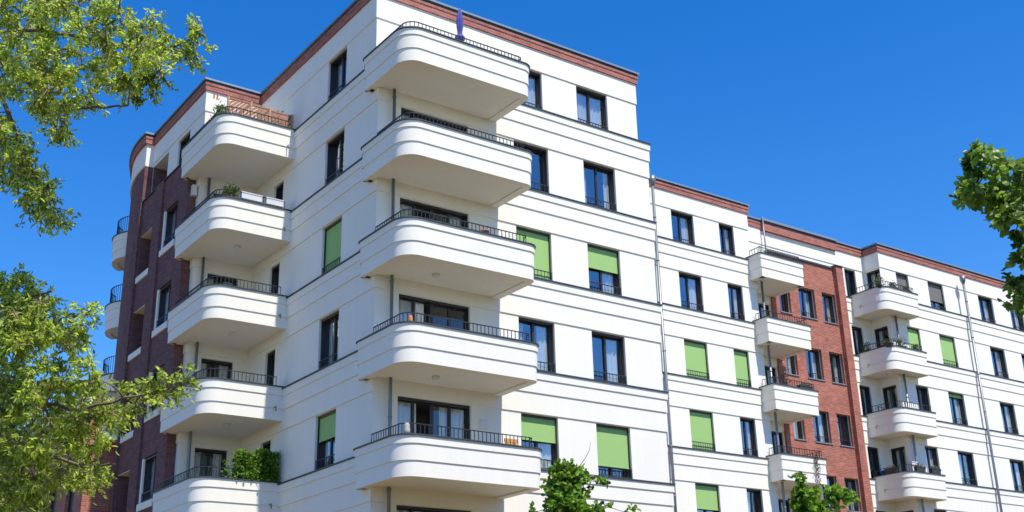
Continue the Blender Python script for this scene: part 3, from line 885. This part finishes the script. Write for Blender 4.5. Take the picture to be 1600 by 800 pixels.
tree('broadleaf_tree', 'tall tree with small yellow-green leaves reaching in at the left side', tb1,
     [tb1 - np.array([0, 0, .3]), tb1 + np.array([0.05, 0, 2]), fork, fork2, at(-260, -150, 13.7)], [0.30, 0.24, 0.2, 0.14, 0.06],
     limbs1, cl1, (0.066, 0.030), M_LEAFA, 21, twigs=7, per=13, rad=0.215, droop=0.3)

# larger-leaved tree at the right edge
r2 = np.random.default_rng(12)
RG = [([(1515, 243), (1530, 232), (1552, 236), (1556, 250), (1548, 268), (1526, 268), (1522, 255)], 9),
      ([(1560, 252), (1575, 243), (1640, 240), (1640, 275), (1562, 270)], 10),
      ([(1496, 296), (1505, 287), (1530, 282), (1560, 275), (1640, 275), (1640, 312), (1560, 312), (1520, 314), (1498, 311)], 30),
      ([(1553, 318), (1640, 315), (1640, 330), (1578, 343), (1558, 340)], 14), ([(1582, 350), (1640, 345), (1640, 380), (1585, 372)], 10),
      ([(1583, 392), (1640, 385), (1640, 412), (1588, 410)], 9), ([(1577, 447), (1588, 438), (1640, 440), (1640, 486), (1592, 476), (1580, 466)], 14)]
cl2 = []
for poly, n in RG: cl2 += fill(r2, [(x + 8, y) for x, y in poly], max(3, int(n * .62)), 11.2, 12.4, 0, 6)
cl2 += [at(u, v, 11.7) for u, v in ((1503, 296), (1512, 290), (1522, 306), (1521, 245), (1533, 238), (1527, 264), (1546, 268), (1563, 330), (1572, 342), (1588, 362), (1593, 402), (1586, 458), (1594, 476), (1592, 442))]
cl2 += fill(r2, [(1640, 150), (1900, -300), (2500, -200), (2600, 500), (2200, 900), (1700, 700), (1640, 480)], 150, 10.8, 15)
tb2 = ground_under(2150, 12.6); tk2 = at(2120, 250, 12.6)
limbs2 = [([tk2, at(1900, 260, 12.2), at(1700, 300, 11.9), at(1580, 295, 11.8), at(1500, 298, 11.8)], 0.045),
          ([at(1700, 300, 11.9), at(1610, 262, 11.8), at(1525, 245, 11.8)], 0.03),
          ([at(1900, 260, 12.2), at(1720, 370, 11.9), at(1640, 400, 11.8), at(1590, 400, 11.8)], 0.04),
          ([at(1720, 370, 11.9), at(1650, 450, 11.8), at(1590, 460, 11.8)], 0.03), ([at(1640, 297, 11.9), at(1590, 340, 11.8)], 0.02),
          ([tk2, at(2200, -50, 12.8), at(2150, -250, 13)], 0.1)]
tree('maple_tree', 'dark green broad-leaved tree branch hanging in from the right edge', tb2,
     [tb2 - np.array([0, 0, .3]), tb2 + np.array([0, 0, 2.2]), at(2140, 500, 12.6), tk2], [0.26, 0.22, 0.18, 0.13],
     limbs2, cl2, (0.082, 0.074), M_LEAFM, 22, twigs=4, per=9, rad=0.125, droop=0.35)

# trees on the far side of the street, behind the viewer: what the windows mirror
r3 = np.random.default_rng(33)
Pt, Dt, Tt = [], [], []
for i in range(26):
    cx = -14 + i * 4.6 + r3.normal() * 1.2; cy = -37 + r3.normal() * 2.0; hh_ = r3.uniform(10.5, 16.5); rr_ = r3.uniform(2.2, 3.4)
    n = 420; q = r3.normal(size=(n, 3)); q /= np.linalg.norm(q, axis=1, keepdims=True)
    q *= (r3.uniform(.35, 1, n) ** .5)[:, None]
    Pt.append(np.array([cx, cy, GZ + hh_ * .62]) + q * np.array([rr_, rr_, hh_ * .40])); Dt.append(q + r3.normal(size=(n, 3)) * .6); Tt.append(np.clip(r3.normal(.35, .2, n), 0, 1))
tl_ = link(leaf_mesh('treeline', np.concatenate(Pt), np.concatenate(Dt), 0.9, 0.7, M_LEAFB, np.concatenate(Tt), seed=34), 'treeline')
tag(tl_, 'line of leafy trees across the street, mirrored in the windows', 'trees', kind='stuff')

# two young street trees whose tops reach into the picture from below
def young(label, u, vtop, d, width, h, seed, lm, outline, n, leaf=(0.10, 0.085), extra=()):
    r = np.random.default_rng(seed)
    b = ground_under(u, d); top = at(u, vtop, d)
    b[0], b[1] = top[0], top[1]
    tr = [b - np.array([0, 0, .2]), b + (top - b) * .35, b + (top - b) * .7 + r.normal(size=3) * .04, top - np.array([0, 0, .1])]
    hgt = top[2] - b[2]; cl = []; limbs = []
    tries = 0
    while len(cl) < n:
        f = r.uniform(0, 1) ** 0.8; z = top[2] - 0.12 - f * hgt * .62
        R = outline(f) * width; a = r.uniform(0, 2 * math.pi); q = R * math.sqrt(r.uniform(.05, 1))
        cl.append(np.array([b[0] + q * math.cos(a), b[1] + q * math.sin(a), z]))
    for i in range(9):
        f = .12 + .8 * i / 9; z = top[2] - f * hgt * .62; a = i * 2.4; R = outline(f) * width * .8
        c0 = np.array([b[0], b[1], z - R * .5]); limbs.append(([c0, c0 + np.array([math.cos(a) * R * .5, math.sin(a) * R * .5, R * .35]), c0 + np.array([math.cos(a) * R, math.sin(a) * R, R * .6])], 0.022))
    cl += [at(uu, vv, d) for uu, vv in extra]
    return tree('young_tree', label, b, tr, [0.06, 0.05, 0.03, 0.01], limbs, cl, leaf, lm, seed, group='young street trees before the facade', twigs=5, per=9, rad=0.2, droop=0.15)
young('dark green young tree top before the white corner block', 884, 716, 20.0, 0.82, 5.3, 31, M_LEAFC,
      lambda f: min(1, .03 + 1.55 * f), 330, leaf=(0.095, 0.08), extra=((903, 735), (925, 748), (860, 765), (975, 800), (838, 800), (932, 795)))
yt = [o for o in bpy.data.objects if o.name.startswith('young_tree')][0]
tw_ = MB(); b0 = np.array(yt.location)
tp = [at(u, v, 20.0) - b0 for u, v in ((898, 752), (902, 738), (906, 728), (915, 715), (921, 703), (923, 690))]
tw_.tube(tp, [.010, .009, .007, .006, .004, .003], 5); tw_.build('dry_twig', M_TWIG, yt)
young('bright green young tree top before the red brick bay', 1258, 750, 24.0, 0.8, 5.0, 32, M_LEAFC,
      lambda f: min(1, .05 + 1.4 * f), 210, leaf=(0.13, 0.10), extra=((1256, 758), (1262, 770), (1275, 785), (1296, 779), (1312, 778), (1322, 775), (1298, 772)))

# ------------------------------------------------------------------ things on the balconies
def plant(name, label, cat, c, size, n, lm, leaf, seed, pot=None, potmat=None, group=None, shape=(1, 1, 1), flowers=0, potshape='round', axis=0):
    """a pot or box with leaves (and petals) rising from it; c is the rim centre"""
    r = np.random.default_rng(seed); c = np.array(c, float)
    t = thing(name, label, cat, tuple(c), group)
    if pot:
        m = MB(); w, hgt = pot
        if potshape == 'round': m.lathe([(w * .36, -hgt), (w * .5, -.03), (w * .54, -.03), (w * .54, 0), (w * .46, 0), (w * .44, -.04)], (0, 0), 14)
        else:
            a, b = (w / 2, .09) if axis == 0 else (.09, w / 2)
            lo = .85
            P0 = [(-a * lo, -b * lo, -hgt), (a * lo, -b * lo, -hgt), (a * lo, b * lo, -hgt), (-a * lo, b * lo, -hgt)]; P1 = [(-a, -b, 0), (a, -b, 0), (a, b, 0), (-a, b, 0)]
            m.quad(*P0[::-1]); m.quad(*[(x, y, -0.03) for x, y, z in P1])
            for i in range(4): j = (i + 1) % 4; m.quad(P0[i], P0[j], P1[j], P1[i])
            for s in (-1, 1):
                if axis == 0: m.box(-a - .01, s * b - .012, -.035, a + .01, s * b + .012, .006)
                else: m.box(s * a - .012, -b - .01, -.035, s * a + .012, b + .01, .006)
        m.build('planter' if potshape != 'round' else 'pot', potmat or M_POT, t)
    P = np.clip(r.normal(size=(n, 3)), -1.5, 1.5) * np.array(shape) * size * .42 + np.array([0, 0, size * shape[2] * .45])
    Dn = P * 1.2 + r.normal(size=(n, 3)) * size * .5 + np.array([0, 0, .1 * size])
    link(leaf_mesh('foliage', P, Dn, leaf, leaf * .55, lm, np.clip(r.normal(.5, .22, n), 0, 1), seed=seed), 'foliage', t)
    st = MB()
    for _ in range(7):
        q = P[r.integers(n)]; st.tube([(q[0] * .3, q[1] * .3, -.02), tuple(q * .7), tuple(q)], [.008, .006, .003], 4)
    st.build('stems', M_TWIG, t)
    if flowers:
        Pf = r.normal(size=(flowers, 3)) * np.array(shape) * size * .45 + np.array([0, 0, size * shape[2] * .7]); Df = r.normal(size=(flowers, 3)) + np.array([0, 0, .4])
        link(leaf_mesh('blossom', Pf, Df, leaf * .8, leaf * .7, M_FLOW, r.uniform(0, 1, flowers), seed=seed + 1), 'blossom', t)
    return t

# closed parasol on the top corner balcony
pz = 4 * H - 0.55
pa = thing('parasol', 'closed blue-violet parasol standing on the top corner balcony', 'parasol', (1.85, -1.75, pz))
m = MB(); m.tube([(0, 0, 0), (0, 0, 2.15)], 0.02, 8); m.build('pole', M_WHITE, pa)
m = MB(); m.lathe([(0.13, 1.02), (0.15, 1.10), (0.075, 1.22), (0.07, 1.3), (0.095, 1.5), (0.10, 1.75), (0.07, 1.95), (0.03, 2.1), (0.008, 2.2)], (0, 0), 20, fold=0.13); m.build('canopy', M_PARA, pa)
m = MB(); m.lathe([(0.24, 0), (0.24, 0.06), (0.05, 0.08), (0.04, 0.3)], (0, 0), 14); m.build('base', M_LEDGE, pa)

# wooden trellis screen on the top left balcony
ts = thing('trellis_screen', 'reddish wooden slat screen behind the railing of the top left balcony', 'screen', (-2.42, 6.14, 4 * H - 0.72))
for i, (a, b, zz) in enumerate(((0.03, 0.79, 1.56), (0.85, 1.49, 1.53), (1.55, 2.32, 1.50))):
    m = MB()
    m.box(a, -.02, .03, b, .02, .08); m.box(a, -.02, zz - .05, b, .02, zz)
    s_ = a - zz
    while s_ < b:
        p0, p1 = max(a, s_), min(b, s_ + zz * .8)
        z0 = .05 + (p0 - s_) / .8; z1 = .05 + (p1 - s_) / .8
        if p1 - p0 > .05: m.bar((p0, 0.0, min(z0, zz - .03)), (p1, 0.0, min(z1, zz - .03)), .016, .085)
        s_ += .135
    m.build('slat_panel', M_WOOD, ts)
for x, zz in ((0.0, 1.58), (0.82, 1.60), (1.52, 1.57), (2.35, 1.54)):
    m = MB(); m.box(x - .032, -.035, 0, x + .032, .035, zz); m.build('post', M_WOODP, ts)
wo = MB()
for u, v in ((334, 150), (339, 152)):
    p = on(1, 9.05, u, v); wo.box(p[0] - .03, 9.0, p[2] - .09, p[0] + .03, 9.05, p[2] + .07)
wo.build('wall_ornament', M_TERRA, bldg)

plant('flowering_shrub', 'bushy shrub with pale and red blooms left of the trellis screen', 'plant', (-2.22, 7.0, 4 * H - .05), 0.66, 520, M_LEAFC, 0.13, 41, pot=(.42, .5), flowers=60, shape=(.62, .6, 1.15))
plant('potted_plant', 'small green plant on the shaded side of the top left balcony', 'plant', (-2.28, 8.1, 4 * H + .1), 0.42, 140, M_LEAFP, 0.08, 42, pot=(.3, .3), shape=(.6, 1, .9))
plant('potted_plant', 'dark green plant peeping over the right end of the trellis screen', 'plant', (-0.42, 6.5, 4 * H + .42), 0.5, 220, M_LEAFP, 0.085, 43, pot=(.3, .4), shape=(.7, .6, .9))
plant('potted_plant', 'leafy pale green potted plant beside the white railing boxes', 'plant', (-2.18, 6.0, 3 * H + .16), 0.42, 210, M_LEAFP, 0.11, 44, pot=(.3, .28), shape=(.7, .6, .85))
GB = 'white boxes hung inside the railing of the left balcony'
for x, w, lb in ((-1.45, .72, 'left one of two white railing boxes next to the leafy pot'), (-0.62, .62, 'right one of two white railing boxes near the facade corner')):
    t = thing('railing_box', lb, 'planter', (x, 6.02, 3 * H + .22), GB)
    m = MB(); m.box(-w / 2, -.09, 0, w / 2, .09, .2); m.build('box', M_POTW, t)
    m = MB(); m.box(-w / 2 - .015, -.105, .2, w / 2 + .015, .105, .235); m.build('rim', M_POTW, t)
# climbing greenery on the lowest left balcony
def ivy():
    r = np.random.default_rng(51)
    t = thing('climbing_plant', 'thick bright green climbing plant on the lowest left balcony railing', 'plant', (-0.8, 6.0, 0.1))
    P = []
    while len(P) < 5600:
        x = r.uniform(-.72, .70); z = r.uniform(0, 1.02)
        lim = .93 + .05 * math.sin(x * 9) + (.04 if x > 0 else -.05)
        if z > lim or (x < -.55 and r.random() < .6): continue
        P.append((x, r.normal() * .12, z))
    for _ in range(90): P.append((r.uniform(-1.05, -.7), r.normal() * .06, abs(r.normal() * .28)))
    P = np.array(P); Dn = r.normal(size=P.shape) * .6 + np.array([0, -.6, -.25])
    link(leaf_mesh('foliage', P, Dn, 0.085, 0.07, M_LEAFC, np.clip(r.normal(.5, .2, len(P)), 0, 1), seed=5), 'foliage', t)
    m = MB()
    for x in np.linspace(-.68, .66, 9): m.tube([(x, 0, -.5), (x + .04, .02, .3), (x - .03, 0, .85)], [.012, .01, .005], 5)
    m.build('stems', M_TWIG, t)
    m = MB(); m.box(-.72, -.12, -.84, .7, .14, -.5); m.build('planter', M_POT, t)
ivy()
# ornaments on the corner balconies
t = thing('owl_figurine', 'pale grey owl figurine on the coping of the lowest full corner balcony', 'figurine', (-0.02, -1.93, 0.16))
m = MB(); m.lathe([(.06, 0), (.085, .05), (.09, .12), (.07, .18), (.075, .23), (.065, .27), (.025, .30)], (0, 0), 14); m.build('body', M_STONE, t)
m = MB()
for s in (-1, 1): m.lathe([(.018, .28), (.004, .33)], (s * .04, 0), 6)
m.build('ears', M_STONE, t)
t = thing('owl_figurine', 'small orange owl figurine by the railing of the middle corner balcony', 'figurine', (0.06, -1.93, H + 0.16))
m = MB(); m.lathe([(.045, 0), (.065, .04), (.07, .09), (.055, .13), (.06, .17), (.045, .20), (.015, .22)], (0, 0), 14); m.build('body', M_ORANGE, t)
m = MB()
for s in (-1, 1): m.lathe([(.014, .20), (.003, .25)], (s * .034, 0), 6)
m.build('ears', M_ORANGE, t)
t = thing('garden_chair', 'orange-brown wooden folding chair at the right end of the lowest full corner balcony', 'chair', (3.72, -1.55, -0.72))
m = MB()
for i in range(5): m.box(-.22, -.2 + i * .09, .44, .22, -.13 + i * .09, .465)
m.build('seat', M_WOODC, t)
m = MB()
for i in range(5): m.box(-.2 + i * .085, .2, .5, -.14 + i * .085, .225, 1.18)
m.box(-.22, .195, 1.15, .22, .23, 1.25); m.build('backrest', M_WOODC, t)
for sx in (-1, 1):
    for sy in (-1, 1):
        m = MB(); m.bar((sx * .2, sy * .2, 0), (sx * .2, -sy * .12, .45), .03); m.build('leg', M_WOODC, t)
t = thing('terracotta_pot', 'pinkish clay pot behind the railing of the third corner balcony', 'pot', (2.6, -1.85, 2 * H + .17))
m = MB(); m.lathe([(.08, 0), (.12, .16), (.135, .16), (.135, .2), (.11, .2), (.1, .17)], (0, 0), 14); m.build('body', M_TERRA, t)

# planters on the far rounded balconies
GP = 'planters on the far rounded balconies'
def pb(u, v, side, k): 
    p = on(0, 31.58, u, v) if side == 'w' else on(1, 5.93, u, v)
    return (p[0], p[1], k * H + .24)
for i, (u, v, sd_, k, nm, lb, sz, fl) in enumerate((
    (1374, 446, 'w', 4, 'potted_plant', 'round green plant at the curve of the highest far balcony', .42, 0),
    (1395, 446, 's', 4, 'flower_box', 'red flowered box on the highest far balcony, next to the round plant', .26, 40),
    (1416, 452, 's', 4, 'flower_box', 'red flowered box nearest the right end of the highest far balcony', .24, 40),
    (1352, 540, 'w', 3, 'flower_box', 'yellow-green planter box left of the corner on the second far balcony', .36, 0),
    (1385, 533, 'w', 3, 'flower_box', 'low green planter before the door of the second far balcony', .26, 12),
    (1406, 530, 's', 3, 'flower_box', 'full flower box at the curve of the second far balcony', .42, 50),
    (1430, 540, 's', 3, 'potted_plant', 'small dark plant at the right end of the second far balcony', .26, 0))):
    plant(nm, lb, 'planter' if nm == 'flower_box' else 'plant', pb(u, v, sd_, k), sz, 150, M_LEAFP, .085, 60 + i, pot=(.62 if nm == 'flower_box' else .26, .17), flowers=fl, shape=(1.0, .5, .8) if sd_ == 's' else (.5, 1.0, .8),
          potshape='box' if nm == 'flower_box' else 'round', axis=0 if sd_ == 's' else 1, group=GP)
for i, (u, v, sd_, lb) in enumerate(((1362, 736, 'w', 'dark planter above the blue tub, leftmost on the lowest far balcony'), (1393, 729, 'w', 'dark planter right of the blue tub on the lowest far balcony'),
    (1436, 724, 's', 'dark planter beside the white box on the lowest far balcony'), (1460, 728, 's', 'dark planter at the right end of the lowest far balcony'))):
    p = pb(u, v, sd_, 1)
    plant('flower_box', lb, 'planter', (p[0], p[1], 1 * H + .42), .2, 90, M_LEAFP, .06, 80 + i, pot=(.72, .22), flowers=14, shape=(1.4, .5, .6) if sd_ == 's' else (.5, 1.4, .6), potshape='box', axis=0 if sd_ == 's' else 1, group=GP)
p = on(0, 31.6, 1378, 741)
t = thing('plastic_tub', 'blue plastic tub between the planters of the lowest far balcony', 'tub', (p[0] + .12, p[1], H + .17)); m = MB(); m.lathe([(.13, 0), (.17, .2), (.185, .2), (.185, .23), (.15, .23), (.14, .2)], (0, 0), 14); m.build('body', M_BLUE, t)
p = on(1, 6.1, 1425, 718)
t = thing('storage_box', 'white storage box behind the planters of the lowest far balcony', 'box', (p[0], p[1], H + .2)); m = MB(); m.box(-.2, -.12, 0, .2, .12, .42); m.build('body', M_WHITE, t); m = MB(); m.box(-.22, -.14, .42, .22, .14, .46); m.build('lid', M_WHITE, t)
def metal_chair(lb, x, y, z):
    t = thing('metal_chair', lb, 'chair', (x, y, z), 'chairs on the third far balcony')
    m = MB(); m.box(-.22, -.22, .44, .22, .22, .465); m.build('seat', M_RAIL, t)
    m = MB(); m.bar((-.2, .2, .46), (-.2, .26, 1.2), .03); m.bar((.2, .2, .46), (.2, .26, 1.2), .03); m.bar((-.2, .26, 1.19), (.2, .26, 1.19), .03); m.bar((-.2, .24, .95), (.2, .24, .95), .03); m.build('backrest', M_RAIL, t)
    for sx in (-1, 1):
        for sy in (-1, 1): m = MB(); m.bar((sx * .2, sy * .2, 0), (sx * .2, sy * .2, .44), .028); m.build('leg', M_RAIL, t)
metal_chair('dark metal chair between the two doors of the third far balcony', 31.85, 6.9, 2 * H - .76)
metal_chair('dark metal chair in front of the pipe on the third far balcony', 33.5, 6.3, 2 * H - .76)

# plants on the square balconies
plant('tall_plant', 'tall dark plant with reddish leaves by the door of a square balcony', 'plant', (24.1, 6.2, 2 * H + .1), .8, 240, M_DRY, .11, 91, pot=(.4, .5), shape=(.3, .3, 1.1), flowers=25)
plant('flower_box', 'box of yellow flowers at the right end of a square balcony', 'planter', (25.1, 5.95, 2 * H + .33), .22, 110, M_LEAFP, .06, 92, pot=(.9, .2), shape=(1.5, .5, .6), flowers=50, potshape='box')
t = thing('hanging_plant', 'dry grey-brown vine hanging over the front of a square balcony', 'plant', (25.0, 5.74, H + .3))
r = np.random.default_rng(95); P = np.stack([r.normal(size=260) * .05, -.04 + r.normal(size=260) * .03, -r.uniform(0, 1, 260) ** 1.3 * 1.35], 1)
P[:, 0] *= 1 + .9 * np.exp(-((P[:, 2] + .55) / .25) ** 2)
link(leaf_mesh('foliage', P, r.normal(size=P.shape) * .4 + np.array([0, -.2, -.8]), .07, .035, M_DRY, r.uniform(0, 1, 260), seed=95), 'foliage', t)
m = MB(); m.tube([(0, .05, .05), (0, -.05, -.1), (.02, -.06, -.8), (0, -.05, -1.3)], [.012, .012, .008, .004], 5); m.build('stems', M_TWIG, t)
